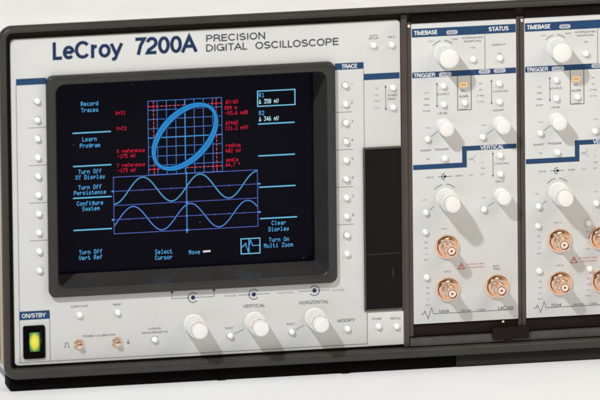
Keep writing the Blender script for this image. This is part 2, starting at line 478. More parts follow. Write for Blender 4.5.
# printing on the panel: bands, rules, small captions
H = .12
pr = MB()   # 0 blue 1 line 2 grey 3 white 4 dark 5 pale 6 navy
def R4(mb, p, h, mi): mb.add([(q[0], q[1], h) for q in p], [(0, 1, 2, 3)], mi)
x18 = -189.11; x50 = -168.89; yb = 99.6
pr.rect(x18, -169.0, -91.2, -86.9, H, 0)                                     # blue band beside the screen
pr.line([(x18, -86.9), (x18, yb), (44.47, yb)], .34, H, 1)
pr.line([(x50, 66.40), (x50, yb)], .34, H, 1)
pr.rect(x18, x50, 65.14, 70.87, H+.02, 0)
pr.text("ON/STBY", *(-179.49, 68.10), 2.8, 16.13, H+.1, 3, .010)
pr.line([(44.57-.2, 78.6), (44.57-.2, yb)], .3, H, 1)
x364 = 43.68
pr.rect(24.3, x364, -90.64, -86.27, H, 0)
pr.text("TRACE", *(34.09, -88.44), 2.7, 10.75, H+.1, 3, .02)
pr.rect(x364, PX1-.7, -82.60, -78.43, H, 0)
pr.line([(x364, -85.92), (x364, -33)], .3, H, 1)
LY = [-75.9+12.63*i for i in range(10)]
for k in (1, 3, 5, 7):
    y = (LY[k]+LY[k+1])/2-1.0
    pr.line([(-181.4, y), (-169.2, y)], .3, H, 1)
    pr.line([(24.6, y+.3), (36.0, y+.3)], .3, H, 1)
for k in range(8):
    pr.text(str(k+1), 35.6, LY[k]-.6, 2.0, None, H, 2)
# captions
pr.text("AUTO", *(50.56, -108.10), 1.25, 5.38, H, 2); pr.text("SETUP", *(50.54, -106.28), 1.25, 6.72, H, 2)
pr.text("HELP", *(62.65, -106.61), 1.25, 5.04, H, 2)
for (s, p, w) in (("OFF", (52.57, -72.49), 3), ("DOT", (52.52, -67.98), 4), ("TRACE", (52.49, -64.08), 6.5), ("ALL", (52.44, -59.77), 5)):
    pr.text(s, *p, 1.0, w*.67, H, 5)
pr.text("SCREEN", *(63.02, -67.44), 1.25, 6.72, H, 2); pr.text("BRIGHT", *(62.46, -64.91), 1.25, 5.38, H, 2)
def arrows(mb, xa, ya, yb_, mi=4):
    mb.line([(xa, ya+.8), (xa, yb_-.8)], .28, H, mi)
    mb.add([(xa-.65, ya+1.7, H+.02), (xa+.65, ya+1.7, H+.02), (xa, ya, H+.02)], [(0, 1, 2)], mi)
    mb.add([(xa-.65, yb_-1.7, H+.02), (xa+.65, yb_-1.7, H+.02), (xa, yb_, H+.02)], [(0, 1, 2)], mi)
arrows(pr, 58.37, -74.41, -57.25)
pr.text("SCREEN DUMP", *(-148.96, 63.64), 1.25, 11.42, H, 2)
pr.text("RESET", *(-123.36, 63.89), 1.25, 6.05, H, 2)
pr.text("PROBE CALIBRATOR", *(-136.04, 84.12), 1.3, 22.18, H, 2)
pr.text("CURSOR", *(-98.76, 81.45), 1.25, 8.74, H, 2); pr.text("MEASUREMENTS", *(-98.79, 84.01), 1.25, 17.47, H, 2)
pr.text("VERTICAL", *(-31.73, 69.72), 2.3, 15.12, H, 2, .004)
pr.text("HORIZONTAL", *(8.69, 69.50), 2.3, 20.16, H, 2, .004)
pr.text("MODIFY", *(30.47, 83.02), 2.1, 12.10, H, 2, .01)
pr.text("SELECT", *(-48.38, 83.82), 1.25, 6.05, H, 2); pr.text("SELECT", *(-7.10, 83.39), 1.25, 6.05, H, 2)
pr.line([(-45.40, 88.18), (-38.64, 85.03)], .3, H, 1); pr.line([(-3.98, 87.62), (1.78, 84.69)], .3, H, 1)
pr.text("STORE", *(50.72, 82.91), 1.35, 6.72, .82, 2); pr.text("RECALL", *(63.55, 83.21), 1.35, 7.39, .82, 2)
def dial(mb, x, y, k=1.0, gap=0, mi=6):
    """dotted turning-knob emblem with a solid centre"""
    mb.disc(x, y, 1.5*k, H+.02, 20, mi)
    for j in range(12):
        a = gap+50+j*(260/11)
        mb.ring(x, y, 3.1*k, 4.0*k, H, a-6.5, a+6.5, 4, mi)
for (px, lr, g) in (((-72.66, 61.94), 0, 0), ((-31.78, 62.02), 1, 0), ((9.04, 61.68), 1, 180)):
    x, y = px; dial(pr, x, y, .92, g)
    if lr:
        pr.line([(x-10.5, y), (x-1, y)], .3, H, 1); pr.line([(x+1, y), (x+10.5, y)], .3, H, 1)
x, y = (-72.66, 61.94)
xa = -86.75; xb = -58.52
pr.line([(x-3, y), (xa, y), (xa, y-4.2)], .3, H, 1); pr.line([(x+1, y), (xb, y), (xb, y-4.2)], .3, H, 1)
pr.disc(xa, y-4.4, .85, H+.02, 12, 4); pr.disc(xb, y-4.4, .85, H+.02, 12, 4)
pr.text("RANGE", *(-47.65, 62.09), 1.2, 8.06, H, 5); pr.text("POSITION", *(-10.44, 62.10), 1.2, 10.75, H, 5); pr.text("RANGE", *(25.28, 62.16), 1.2, 8.06, H, 5)
# calibrator pulse and ground signs
x, y = (-157.69, 89.27)
pr.line([(x-2, y+1.7), (x-1, y+1.7), (x-1, y-1.5), (x+1, y-1.5), (x+1, y+1.7), (x+2, y+1.7)], .45, H, 2)
x, y = (-116.52, 89.52)
pr.line([(x, y-1.8), (x, y+.2)], .4, H, 2)
for i, w in enumerate((1.3, .85, .4)): pr.line([(x-w, y+.2+i*.6), (x+w, y+.2+i*.6)], .35, H, 2)
pr.build("printed_markings", ["blue", "line_ink", "grey_ink", "white_ink", "dark_ink", "pale_ink", "navy_ink"], panel, fix=False)

b = MB(); b.text("LeCroy", -164.46, -108.57, 11.83, 47.38, H, 0, .022, 'L')
b.text("7200A", -110.30, -109.03, 11.56, 43.01, H, 0, .024, 'L')
b.build("brand_lettering", "navy_ink", panel, fix=False)
b = MB(); b.text("PRECISION", -61.82, -111.89, 4.64, 39.65, H, 0, .008, 'L')
b.text("DIGITAL  OSCILLOSCOPE", -61.90, -105.46, 4.77, 89.38, H, 0, .008, 'L')
b.build("title_lettering", "dark_ink", panel, fix=False)

# screen bezel -------------------------------------------------------
BX0, BX1, BY0, BY1 = -169.2, 23.9, -92.2, 56.3
IX0, IX1, IY0, IY1 = -163.6, 18.4, -86.7, 50.8
SH = -19.0
bz = MB()
loops = []
n = 8
def oc(off, h): return rr(BX0, BX1, BY0, BY1, 4.6, n, off, h)
def ic(off, h): return rr(IX0, IX1, IY0, IY1, 6.2, n, off, h)
loops = [oc(.2, -1.5), oc(.2, 2.6), oc(-.35, 3.7), oc(-1.1, 4.1), ic(.6, 4.1), ic(0, 3.8), ic(-.35, 3.0)]
bz.loft(loops, 0, True)
bezel = bz.build("screen_bezel", "bezel", osc)
bw = MB()
bw.loft([ic(-.35, 3.0), ic(-1.2, -3), ic(-3.0, -11), ic(-4.9, SH-.6)], 0, True)
bw.build("bezel_wall", "bezel_wall", bezel)

# glass tube face, slightly domed
sc = MB(); nx, ny = 24, 18
sx0, sx1, sy0, sy1 = IX0+3.5, IX1-3.5, IY0+3.5, IY1-3.5
vs = []; fs = []
for j in range(ny+1):
    for i in range(nx+1):
        u = -1+2*i/nx; v = -1+2*j/ny
        vs.append(((sx0+sx1)/2+u*(sx1-sx0)/2, (sy0+sy1)/2+v*(sy1-sy0)/2, SH-.4-1.6*(u*u*.6+v*v*.4)))
for j in range(ny):
    for i in range(nx):
        a = j*(nx+1)+i; fs.append((a, a+1, a+nx+2, a+nx+1))
sc.add(vs, fs, 0, True)
screen = sc.build("crt_screen", "glass", osc)

# the lit trace of the tube, a fraction of a millimetre above the glass
G = SH+.15
gm = ["g_cyan", "g_bright", "g_line", "g_blue", "g_axis", "g_violet", "g_band", "g_wave", "g_wave2", "g_red", "g_dash", "g_white", "g_haloblue", "g_halocyan", "g_haloviolet", "g_sweep"]
g = MB()
def S(mb, s, p, mi): dots(mb, s, p[0], p[1], G, mi)
menu = MB()
for s, p in (("Record", (-136.74, -68.29)), ("Traces", (-136.66, -64.05)), ("Learn", (-137.07, -44.44)), ("Program", (-136.79, -40.19)),
             ("Turn Off", (-137.03, -22.70)), ("XY Display", (-137.08, -18.93)), ("Turn Off", (-137.18, -12.14)), ("Persistence", (-137.22, -8.50)),
             ("Configure", (-137.32, -1.36)), ("System", (-136.70, 2.31)), ("Turn Off", (-137.30, 31.54)), ("Vert Ref", (-137.36, 35.32)),
             ("Select", (-88.31, 34.06)), ("Cursor", (-88.36, 37.90)), ("Move", (-67.68, 35.44)),
             ("Clear", (-10.65, 18.64)), ("Display", (-10.83, 22.82)), ("Turn On", (-10.64, 29.93)), ("Multi Zoom", (-11.02, 33.77))):
    S(menu, s, p, 0)
dots(menu, "R1", -23.01, -67.96, G, 0, align='L'); dots(menu, "R2", -23.15, -55.98, G, 0, align='L')
dots(menu, "^ 350 mV", -23.06, -63.66, G, 1, adv=1.68, cw=1.35, align='L'); dots(menu, "^ 346 mV", -23.19, -51.94, G, 1, adv=1.68, cw=1.35, align='L')
menu.line([(-61.90, 35.48), (-56.85, 35.35)], 1.3, G, 11)
for a, b_ in (((-148.39, -48.93), (-122.60, -48.72)), ((-148.37, -26.53), (-122.70, -26.39)), ((-148.67, -5.14), (-122.86, -4.97)), ((-148.63, 16.50), (-122.81, 16.67)),
             ((-23.91, -48.14), (0.67, -49.01)), ((-23.95, -26.63), (0.77, -27.49)), ((-23.72, -5.30), (0.88, -6.55)), ((-23.29, 15.94), (1.66, 14.70))):
    y = (a[1]+b_[1])/2; menu.line([(a[0], y), (b_[0], y)], 1.7, G-.05, 13); menu.line([(a[0], y), (b_[0], y)], .8, G, 2)
x0, y0 = (-23.99, -70.71); x1, y1 = (1.13, -60.51)
menu.line([(x0, y0), (x1, y0), (x1, y1), (x0, y1)], .75, G, 2, closed=True)
x0, y0 = (-36.23, 28.35); x1, y1 = (-23.55, 38.50)
menu.line([(x0, y0), (x1, y0), (x1, y1), (x0, y1)], .7, G, 2, closed=True)
ym = (y0+y1)/2; w = x1-x0
menu.line([(x0, ym+1), (x0+w*.12, ym-.5), (x0+w*.25, ym-2), (x0+w*.36, ym+3.6), (x0+w*.5, ym-4), (x0+w*.62, ym-.2), (x1, ym-.2)], .55, G, 0)
menu.line([(x0, ym), (x0+w*.3, ym)], .4, G, 3); menu.line([(x0+w*.42, y0), (x0+w*.42, y1)], .6, G, 0)
menu.build("menu_text", gm, screen, fix=False)
red = MB(); red2 = MB()
for s, p in (("X=T1", (-116.01, -60.82)), ("Y=T2", (-115.61, -50.38)), ("X reference", (-109.51, -35.18)), ("-175 mV", (-112.50, -31.77)),
             ("Y reference", (-109.50, -25.62)), ("-175 mV", (-112.50, -22.14)), ("^Y/^X", (-41.40, -64.61)), ("989 m", (-42.19, -60.61)),
             ("-93.6 mdB", (-38.40, -57.05)), ("^Y*^X", (-41.50, -50.41)), ("121.2 mVV", (-38.38, -46.94)), ("radius", (-40.74, -35.34)),
             ("402 mV", (-40.91, -31.71)), ("angle", (-41.52, -25.54)), ("44.7 ~", (-41.03, -22.14))):
    dots(red if p[0] < -90 else red2, s, p[0], p[1], G, 9, adv=1.74, ch=2.6, cw=1.33)
red.build("readout_text", gm, screen, fix=False); red2.build("readout_text", gm, screen, fix=False)

# XY grid with the thick ellipse
x0, y0 = (-97.68, -67.80); x1, y1 = (-48.14, -18.06)
gr = MB()
for i in range(9):
    c_ = i/8; mi = 4 if i == 4 else 3; lw = .62 if i == 4 else .42
    gr.line([(x0+(x1-x0)*c_, y0), (x0+(x1-x0)*c_, y1)], lw, G, mi)
    gr.line([(x0, y0+(y1-y0)*c_), (x1, y0+(y1-y0)*c_)], lw, G+.01, mi)
def dashed(mb, a, b_, w, mi, d=1.9, gp=.9):
    a = Vector(a); b_ = Vector(b_); L = (b_-a).length; u = (b_-a)/L; t_ = 0
    while t_ < L:
        mb.line([tuple(a+u*t_), tuple(a+u*min(L, t_+d))], w, G+.02, mi); t_ += d+gp
dx = (x1-x0)
dashed(gr, (x0+dx*.075, y0), (x0+dx*.075, y1), .55, 10); dashed(gr, (x0+dx*.925, y0), (x0+dx*.925, y1), .5, 10)
dashed(gr, (x0, y0+dx*.075), (x1, y0+dx*.075), .5, 10); dashed(gr, (x0, y1-dx*.075), (x1, y1-dx*.075), .55, 10)
for (a, b_) in ((.075, .075), (.925, .075), (.075, .925), (.925, .925)):
    xx = x0+dx*a; yy = y0+(y1-y0)*b_
    gr.line([(xx-1.2, yy), (xx+1.2, yy)], .8, G+.03, 9); gr.line([(xx, yy-1.2), (xx, yy+1.2)], .8, G+.03, 9)
gr.build("xy_grid", gm, screen, fix=False)
el = MB(); cx, cy = (x0+x1)/2-.2, (y0+y1)/2+.2; A = dx*.425
pts = []
for k in range(96):
    a = 2*math.pi*k/96; pts.append((cx+A*math.sin(a), cy-A*math.sin(a+R(62))))
for k in range(96):
    p = pts[k]
el_v = []; ci = []
n96 = len(pts)
for k in range(n96):
    p0 = Vector(pts[k-1]); p1 = Vector(pts[(k+1) % n96]); tt = (p1-p0).normalized(); nn = Vector((-tt.y, tt.x))
    # many overlaid sweeps: broader where the curve runs along the diagonal
    w_ = 1.0+.95*abs((tt.x-tt.y)/1.414)**3
    el_v += [tuple(Vector(pts[k])+nn*w_)+(G+.05,), tuple(Vector(pts[k])-nn*w_)+(G+.05,)]
el.add(el_v, [(2*k, 2*k+1, (2*k+3) % (2*n96), (2*k+2) % (2*n96)) for k in range(n96)], 6)
hv = []
for k in range(n96):
    p = Vector(el_v[2*k][:2]); q = Vector(el_v[2*k+1][:2]); d = (p-q).normalized()*.55
    hv += [tuple(p+d)+(G+.045,), tuple(q-d)+(G+.045,)]
el.add(hv, [(2*k, 2*k+1, (2*k+3) % (2*n96), (2*k+2) % (2*n96)) for k in range(n96)], 12)
for off in (-.55, .5):                                          # single sweeps standing out of the band
    el.line([(Vector(el_v[2*k][:2])*(.5+off*.62)+Vector(el_v[2*k+1][:2])*(.5-off*.62)) for k in range(n96)], .4, G+.055, 15, closed=True)
el.build("ellipse_trace", gm, screen, fix=False)

# the two-channel window
x0, y0 = (-121.40, -18.44); x1, y1 = (-24.69, 21.00)
y0 = (-17.50+-18.17)/2; y1 = (20.97+19.67)/2
wv = MB(); yh = (y0+y1)/2
wv.line([(x0, y0), (x1, y0), (x1, y1), (x0, y1)], .5, G, 5, closed=True)
wv.line([(x0, yh), (x1, yh)], .45, G, 5)
for yy in ((y0+yh)/2, (yh+y1)/2):
    wv.line([(x0-1.2, yy), (x1+1.8, yy)], .42, G, 5)
    for k in range(1, 10):
        xx = x0+(x1-x0)*k/10; wv.line([(xx, yy-.7), (xx, yy+.7)], .35, G+.01, 5)
    wv.line([(x0-1.4, yy), (x0-.2, yy)], 1.0, G+.02, 0); wv.line([(x1+.4, yy), (x1+1.9, yy)], 1.0, G+.02, 0)
wv.build("waveform_grid", gm, screen, fix=False)
per = -63.29--101.78
xp1 = -101.78; xp2 = -108.54
for nm, xp, yc, amp, mi in (("upper_waveform", xp1, (y0+yh)/2-.1, 8.6, 7), ("lower_waveform", xp2, (yh+y1)/2+.1, 8.4, 8)):
    m = MB(); pp = []
    for k in range(161):
        xx = x0+(x1-x0)*k/160; pp.append((xx, yc-amp*math.cos(2*math.pi*(xx-xp)/per)))
    m.line(pp, 1.45, G+.035, 13 if mi == 7 else 14); m.line(pp, .68, G+.04, mi); m.build("waveform_trace", gm, screen, fix=False)
cu = MB(); xx = -72.43
yy = y0-1
while yy < y1-1: cu.rect(xx-.38, xx+.38, yy, yy+.95, G+.06, 4); yy += 1.35
cu.add([(xx-1.1, y1-.6, G+.06), (xx+1.1, y1-.6, G+.06), (xx, y1+2.4, G+.06)], [(0, 1, 2)], 4)
cu.add([(xx-1.3, yh+.2, G+.06), (xx+1.3, yh+.2, G+.06), (xx, yh+1.5, G+.06)], [(0, 1, 2)], 4)
cu.build("cursor_line", gm, screen, fix=False)

# power switch -------------------------------------------------------
x0, x1 = -186.95, -172.24; y0, y1 = 74.91, 97.22
b = MB()
b.loft([rr(x0, x1, y0, y1, 1.4, 5, .0, -1), rr(x0, x1, y0, y1, 1.4, 5, .0, 1.1), rr(x0, x1, y0, y1, 1.4, 5, -.5, 1.7), rr(x0+2.6, x1-2.6, y0+2.6, y1-2.6, .6, 5, .0, 1.7), rr(x0+2.6, x1-2.6, y0+2.6, y1-2.6, .6, 5, -.1, -1)], 0, True)
sw = b.build("power_switch", "black", osc)
ym = (y0+y1)/2
b = MB(); b.add([(x, y, h) for (y, h) in ((y0+2.9, .8), (ym, .1), (y1-2.9, 1.9)) for x in (x0+2.9, x1-2.9)]+[(x, y, -2) for y in (y0+2.9, y1-2.9) for x in (x0+2.9, x1-2.9)],
              [(0, 1, 3, 2), (2, 3, 5, 4), (0, 2, 4, 8, 6), (1, 3, 5, 9, 7), (0, 1, 7, 6), (4, 5, 9, 8)], 0)
b.build("rocker", "black", sw)
wx0, wx1 = x0+4.2, x1-3.6
b = MB(); a0 = y0+4.6; a1 = y1-5.0
def hsw(y): return (.8+(y-(y0+2.9))*(-.7)/(ym-y0-2.9) if y < ym else .1+(y-ym)*1.8/(y1-2.9-ym))+.08
for (ya, yb_) in ((a0, ym), (ym, a1)):
    b.add([(wx0, ya, hsw(ya)), (wx1, ya, hsw(ya)), (wx1, yb_, hsw(yb_)), (wx0, yb_, hsw(yb_))], [(0, 1, 2, 3)], 0)
b.build("switch_lamp", "lamp_lens", sw)

# floppy drive -------------------------------------------------------
x0, x1, y0, y1 = 43.69, 69.2, -31.9, 76.2
b = MB()
b.loft([rr(x0-1.1, 69.4, y0-1.1, y1+1.3, .5, 3, 0, -1), rr(x0-1.1, 69.4, y0-1.1, y1+1.3, .5, 3, 0, 1.2), rr(x0-1.1, 69.4, y0-1.1, y1+1.3, .5, 3, -.3, 1.5),
        rr(x0, 68.3, y0, y1, .4, 3, 0, 1.5), rr(x0, 68.3, y0, y1, .4, 3, -.1, -1)], 0, True)
dv = b.build("disk_drive_bezel", "rail", osc)
b = MB(); b.box(x0+.1, 68.3, y0+.1, 39.25, -.9, .35); b.box(x0+.1, 68.3, 39.5, y1-.1, -.9, .25); b.build("drive_door", "drive", dv)
b = MB(); b.rbox(x0+17.4, x0+19.2, y1-27, y1-21, .3, 1.4, .5, .3)
b.build("eject_lever", "rail_grey", dv)

# ---------------------------------------------------------------- controls
def button_mesh():
    b = MB()
    b.lathe(0, 0, [(2.32, -.2), (2.32, .05), (2.1, .07), (1.95, -.1)], 28, 1)
    b.lathe(0, 0, [(1.93, -.2), (1.93, 1.7), (1.78, 2.1), (1.4, 2.32), (.7, 2.4), (.001, 2.41)], 28, 0)
    return b
b = button_mesh(); tmp = b.build("push_button", ["button", "well"]); BUT = tmp.data; BUTC = ABS[tmp.name].copy()
bpy.data.objects.remove(tmp)
def button(X, Y, parent, H0=0, name="push_button"):
    o = inst(BUT, name, W(X, Y, H0-random.uniform(0, .25))+BUTC, parent)
    o.rotation_euler = (R(random.uniform(-2, 2)), 0, R(random.uniform(-2, 2)))
    return o
def shift(px):  # a cap was sighted; its base sits slightly up-left
    return px
for y in LY:
    button(-175.3, y, osc); button(31.2, y+.1, osc)
for p in ((50.42, -101.78), (62.66, -101.49), (63.12, -72.55), (63.20, -59.35), (-148.95, 69.41), (-123.48, 69.12), (-98.91, 88.71), (-48.10, 88.94), (-6.62, 88.59), (31.01, 88.70)):
    button(p[0], p[1], osc)
for p in ((51.74, 87.95), (64.03, 88.63)): button(p[0], p[1], osc, .7)

def knob(X, Y, parent, r=6.9, h=17.5, cap=True, hc=23.5):
    b = MB()
    n = 56
    b.lathe(X, Y, [(r*.93, -.1), (r*1.0, .5), (r*1.0, 2.2), (r*.985, 2.6), (r*.955, h-1.2), (r*.90, h-.35), (r*.80, h)] + ([] if cap else [(r*.5, h+.25), (.001, h+.3)]), n, 0, True, (2.5, h-1.1, .075))
    if cap: b.disc(X, Y, r*.80, h, 48, 0)
    k = b.build("knob", "knob", parent)
    if cap:
        c2 = MB(); rc = r*.80
        c2.lathe(X, Y, [(rc, h-.5), (rc, h+.02), (rc*.93, h+.03), (rc*.93, h+.9)], 48, 1)
        c2.lathe(X, Y, [(rc*.95, h+.85), (rc*.99, h+1.1), (rc*.93, hc-.9), (rc*.87, hc-.2), (rc*.78, hc), (rc*.3, hc+.12), (.001, hc+.13)], 48, 0)
        c2.build("knob_cap", ["knob", "groove"], k)
    return k
for p in ((-72.61, 79.78), (-31.58, 80.28), (8.85, 79.93)): knob(p[0], p[1], osc, 6.9, 18, True, 24.5)

# probe calibrator posts
for p in ((-149.50, 89.23), (-124.02, 89.16)):
    b = MB(); X, Y = p
    b.lathe(X, Y, [(3.5, 0), (3.5, .7), (3.1, 1.1), (2.5, 1.1), (2.2, .5)], 32, 0)
    b.lathe(X, Y, [(2.3, .2), (2.1, 3.4), (1.6, 4.2), (.9, 4.4), (.001, 4.4)], 24, 0)
    q = b.build("calibrator_post", "copper", osc)
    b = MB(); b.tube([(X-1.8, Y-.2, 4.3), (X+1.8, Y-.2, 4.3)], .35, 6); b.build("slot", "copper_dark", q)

# ================================================================ PLUG-IN MODULES
def bnc(X, Y, parent):
    b = MB()
    b.lathe(X, Y, [(8.1, 0), (8.1, 1.7), (7.8, 2.2), (7.3, 2.3), (6.9, 2.05), (6.2, .95), (5.2, .55), (4.7, .5)], 48, 0)
    b.lathe(X, Y, [(4.7, .5), (4.6, .35), (3.75, .35), (3.6, .5), (3.6, 1.6)], 48, 1)  # cup groove in darker copper: tarnish, plus the cup's shade put into the colour
    b.lathe(X, Y, [(3.6, 1.6), (3.6, 4.2),
                   (3.7, 5.0), (4.3, 5.6), (4.3, 6.6), (3.8, 7.1), (3.8, 15.4), (3.6, 16.1), (3.2, 16.1), (3.05, 14.0), (2.0, 13.8)], 48, 0)
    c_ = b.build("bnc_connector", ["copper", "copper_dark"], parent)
    for s in (-1, 1):
        e = MB(); a = R(35)
        dx_, dy_ = math.cos(a)*s, math.sin(a)*s
        e.tube([(X+dx_*3.0, Y+dy_*3.0, 11.5), (X+dx_*5.2, Y+dy_*5.2, 11.5)], 1.0, 12); e.build("bayonet_stud", "copper", c_)
    e = MB(); e.lathe(X, Y, [(2.5, 14.2), (2.5, 15.5), (2.3, 15.8), (.75, 15.8), (.7, 12)], 28, 0); e.build("insulator", "insulator", c_)
    e = MB(); e.disc(X, Y, .8, 15.0, 16, 0); e.build("pin_hole", "hole", c_)
    return c_

def module(DX, second):
    root = empty("plug_in_module", W(110+DX, 90, -100),
                 ("plug-in module at the right edge of the picture, marked 7234, with two copper connectors one above the other in full view and more cut off" if False else
                  ("right plug-in module marked 7234 at the bottom, cut off by the picture edge" if second else
                   "left plug-in module marked 7242B at the bottom, next to the black disk drive")), "plug-in module", "plug-in modules in the oscilloscope bay")
    X0, X1, Y0, Y1 = 75.9+DX, 146.6+DX, -114.2, 88.2
    b = MB(); b.rbox(X0, X1, Y0, Y1, -2, .4, .5, .3, 0, 3)
    face = b.build("face_plate", "plate", root)
    b = MB()
    b.box(X0-2.9, X0-.1, Y0-1.6, Y1+8.4, -2.4, -.1, 0, bev=.3); b.box(X1+.1, X1+2.3, Y0-1.6, Y1+8.4, -2.4, -.1, 0, bev=.3)
    b.build("side_rail", "rail", root)
    b = MB(); b.box(X0, X1, Y1+.3, Y1+8.4, -2.4, -1.2, 0, bev=.25); b.build("lower_bar", "frame_dark", root)
    b = MB(); b.box(X0, X1, Y0-6.4, Y0-.4, -2.4, -1.6, 0, bev=.25); b.build("upper_bar", "frame_dark", root)
    b = MB(); b.box(X0-2.6, X1+2.2, Y0, Y1, -2.55, -2.45); b.build("module_body", "frame_dark", root)
    H = .5
    def at(p): return (p[0]+DX, p[1])
    m = MB()   # 0 blue 1 line 2 grey 3 white 4 dark 5 pale 6 navy 7 red 8 pill
    xl, xr = X0+.35, X1-.35
    yt0, yt1 = -111.25, -105.53
    m.rect(xl, xr, yt0, yt1, H, 0)
    m.text("TIMEBASE", *at((85.56, -108.46)), 2.9, 16.13, H+.1, 3, .02)
    m.text("STATUS", *at((134.78, -108.58)), 2.9, 13.44, H+.1, 3, .02)
    yg0, yg1 = -81.87, -78.10
    m.rect(xl, xr, yg0, yg1, H, 0)
    m.text("TRIGGER", *at((84.50, -79.86)), 2.7, 14.78, H+.1, 3, .02)
    def pill(p, w, h):
        x, y = at(p); m.rect(x-w/2, x+w/2, y-h/2, y+h/2, H+.06, 8, r=h*.49)
        m.text("RESET" if w < 8.4 else "READY", x, y, h*.42, w*.6, H+.12, 2)
    pill((103.28, -107.76), 7.8, 2.9); pill((98.45, -79.54), 8.6, 3.2); pill((124.97, -80.26), 7.9, 2.9); pill((135.23, -80.34), 8.1, 2.9)
    m.line([at((125.37, -105.15)), at((125.37, yg0))], .35, H, 1)
    # stepped lower band
    ya, yb2 = -19.55, -16.18; yc, yd = -30.51, -27.34
    xs0, xs1 = 109.44+DX, 112.55+DX
    m.rect(xl, xs1, ya, yb2, H, 0); m.rect(xs0, xs1, yc, ya, H, 0); m.rect(xs1, xr, yc, yd, H, 0)
    m.text("VERTICAL", *at((129.75, -28.96)), 2.6, 16.13, H+.1, 3, .015)
    # captions
    m.text("INTERLEAVED", *at((117.20, -103.48)), 1.25, 14.11, H, 2); m.text("SAMPLING", *at((117.04, -101.14)), 1.25, 11.42, H, 2)
    m.text("ON", *at((117.34, -96.68)), 1.0, 2.69, H, 2); m.text("DISPLAY", *at((134.90, -97.80)), 1.3, 9.41, H, 2); m.text("ON", *at((135.12, -91.86)), .9, 2.35, H, 2)
    m.text("MAX", *at((105.39, -103.08)), 1.1, 4.03, H, 2); m.text("MIN", *at((88.88, -102.44)), 1.0, 3.36, H, 5)
    for i, s in enumerate(("AUTO", "NORM", "SINGLE", "STOP")):
        p = at((85.74, -67.94)); m.text(s, p[0], p[1]+i*4.15, 1.0, (2.8, 3.2, 3.6, 4.4)[i]*1.1, H, 5 if i in (0,) else 2)
    for i, s in enumerate(("DC", "AC", "LF REJ", "HF REJ")):
        p = at((122.20, -72.25)); m.text(s, p[0], p[1]+i*4.1, 1.0, (2, 2.2, 5, 5)[i], H, 5 if i > 2 else 2)
    m.text("SOURCE", *at((96.98, -66.42)), 1.3, 8.40, H, 2); m.text("LEVEL", *at((96.87, -53.55)), 1.3, 6.72, H, 2)
    m.text("SLOPE", *at((110.86, -64.15)), 1.3, 6.38, H, 6); m.text("NEG", *at((110.22, -68.02)), 1.1, 2.69, H, 6); m.text("OFF", *at((110.72, -55.32)), .9, 4.70, H, 2)
    m.text("COUPLING", *at((135.46, -66.38)), 1.25, 10.08, H, 2); m.text("HOLDOFF", *at((134.34, -53.62)), 1.25, 7.39, H, 2)
    arrows_h(m, at((92.80, -65.89))[0], -74.44, -57.54, H)
    arrows_h(m, at((129.64, -66.00))[0], -74.63, -57.58, H)
    arrows_h(m, at((130.20, -17.39))[0], -25.62, -8.47, H)
    bx0, bx1 = 106.72+DX, 115.89+DX; by1 = -55.10
    m.line([(bx0, yg1), (bx0, by1), (bx1, by1), (bx1, yg1)], .4, H, 4)
    for p in ((435.5, 0),):
        pass
    m.text("NORM", *at((86.53, -44.11)), 1.0, 3.36, H, 5); m.text("FINE", *at((124.13, -44.03)), 1.0, 3.36, H, 5)
    m.line([at((88.64, -38.14)), at((93.05, -41.48))], .35, H, 2); m.line([at((126.10, -37.72)), at((130.52, -40.73))], .35, H, 2)
    m.text("SMART", *at((85.18, -29.01)), 1.3, 7.73, H, 2); m.text("TRIGGER", *at((95.64, -29.20)), 1.3, 9.74, H, 2); m.text("ON", *at((86.21, -23.22)), 1.0, 2.02, H, 2)
    # dial emblem over the main knob
    x, y = at((97.64, -10.73)); m.disc(x, y, .95, H+.03, 16, 6); m.line([(x-4.8, y), (x+4.8, y)], .3, H, 4)
    m.ring(x, y, 1.9, 2.35, H, 90, 270, 14, 4)
    m.text("VOLTS", *at((87.38, -10.67)), 1.1, 5.04, H, 2); m.text("OFFSET", *at((107.17, -10.70)), 1.1, 5.04, H, 2); m.text("GAIN", *at((115.41, -10.74)), 1.0, 3.02, H, 5)
    for (p, rad) in (((97.23, -93.94), 8.4), ((97.72, 3.19), 8.6)):
        x, y = at(p); m.ring(x, y, rad, rad+.45, H, 218, 258, 10, 2); m.ring(x, y, rad, rad+.45, H, 276, 316, 10, 2)
    m.text("CH", *at((115.16, -21.56)), 1.2, 2.35, H, 6); xx, yy = at((119.21, -21.48)); m.ring(xx, yy, 2.1, 2.5, H, 110, 250, 12, 5)
    for i, s in enumerate(("1", "2", "1+2", "BW")):
        p = at((123.15, -23.30)); m.text(s, p[0], p[1]+i*4.1, 1.1, (.8, 1.2, 2.8, 2.5)[i], H, 2 if i == 2 else 5)
    m.text("COUPLING", *at((136.08, -17.55)), 1.25, 9.41, H, 2); m.text("INPUT", *at((134.97, -5.38)), 1.25, 6.05, H, 2)
    m.text("VAR", *at((83.53, 4.32)), 1.0, 2.69, H, 5); m.text("VAR", *at((123.59, 4.90)), 1.0, 3.02, H, 5)
    m.line([at((87.18, 11.27)), at((90.24, 9.27))], .35, H, 2); m.line([at((126.72, 10.95)), at((130.80, 8.33))], .35, H, 2)
    for (p, ww) in (((84.76, 32.57), ("DC", "GND", "AC", "50")), ((85.57, 63.28), ("DC", "GND", "AC", "50"))):
        for i, s in enumerate(ww[:4]):
            q = at(p); m.text(s, q[0], q[1]+.6+i*3.9, .95, (2, 2.8, 2.4, 3.4)[i], H, 2 if i == 0 else 5)
    m.text("CH 1", *at((97.20, 24.52)), 1.2, 4.37, H, 2); m.text("CH 2", *at((98.97, 53.58)), 1.2, 4.37, H, 2)
    # red warning triangle and input limits
    x, y = at((108.33, 50.43))
    m.line([(x, y-1.9), (x+2.2, y+1.8), (x-2.2, y+1.8)], .6, H, 7, closed=True); m.line([(x, y-.6), (x, y+.8)], .5, H+.02, 7)
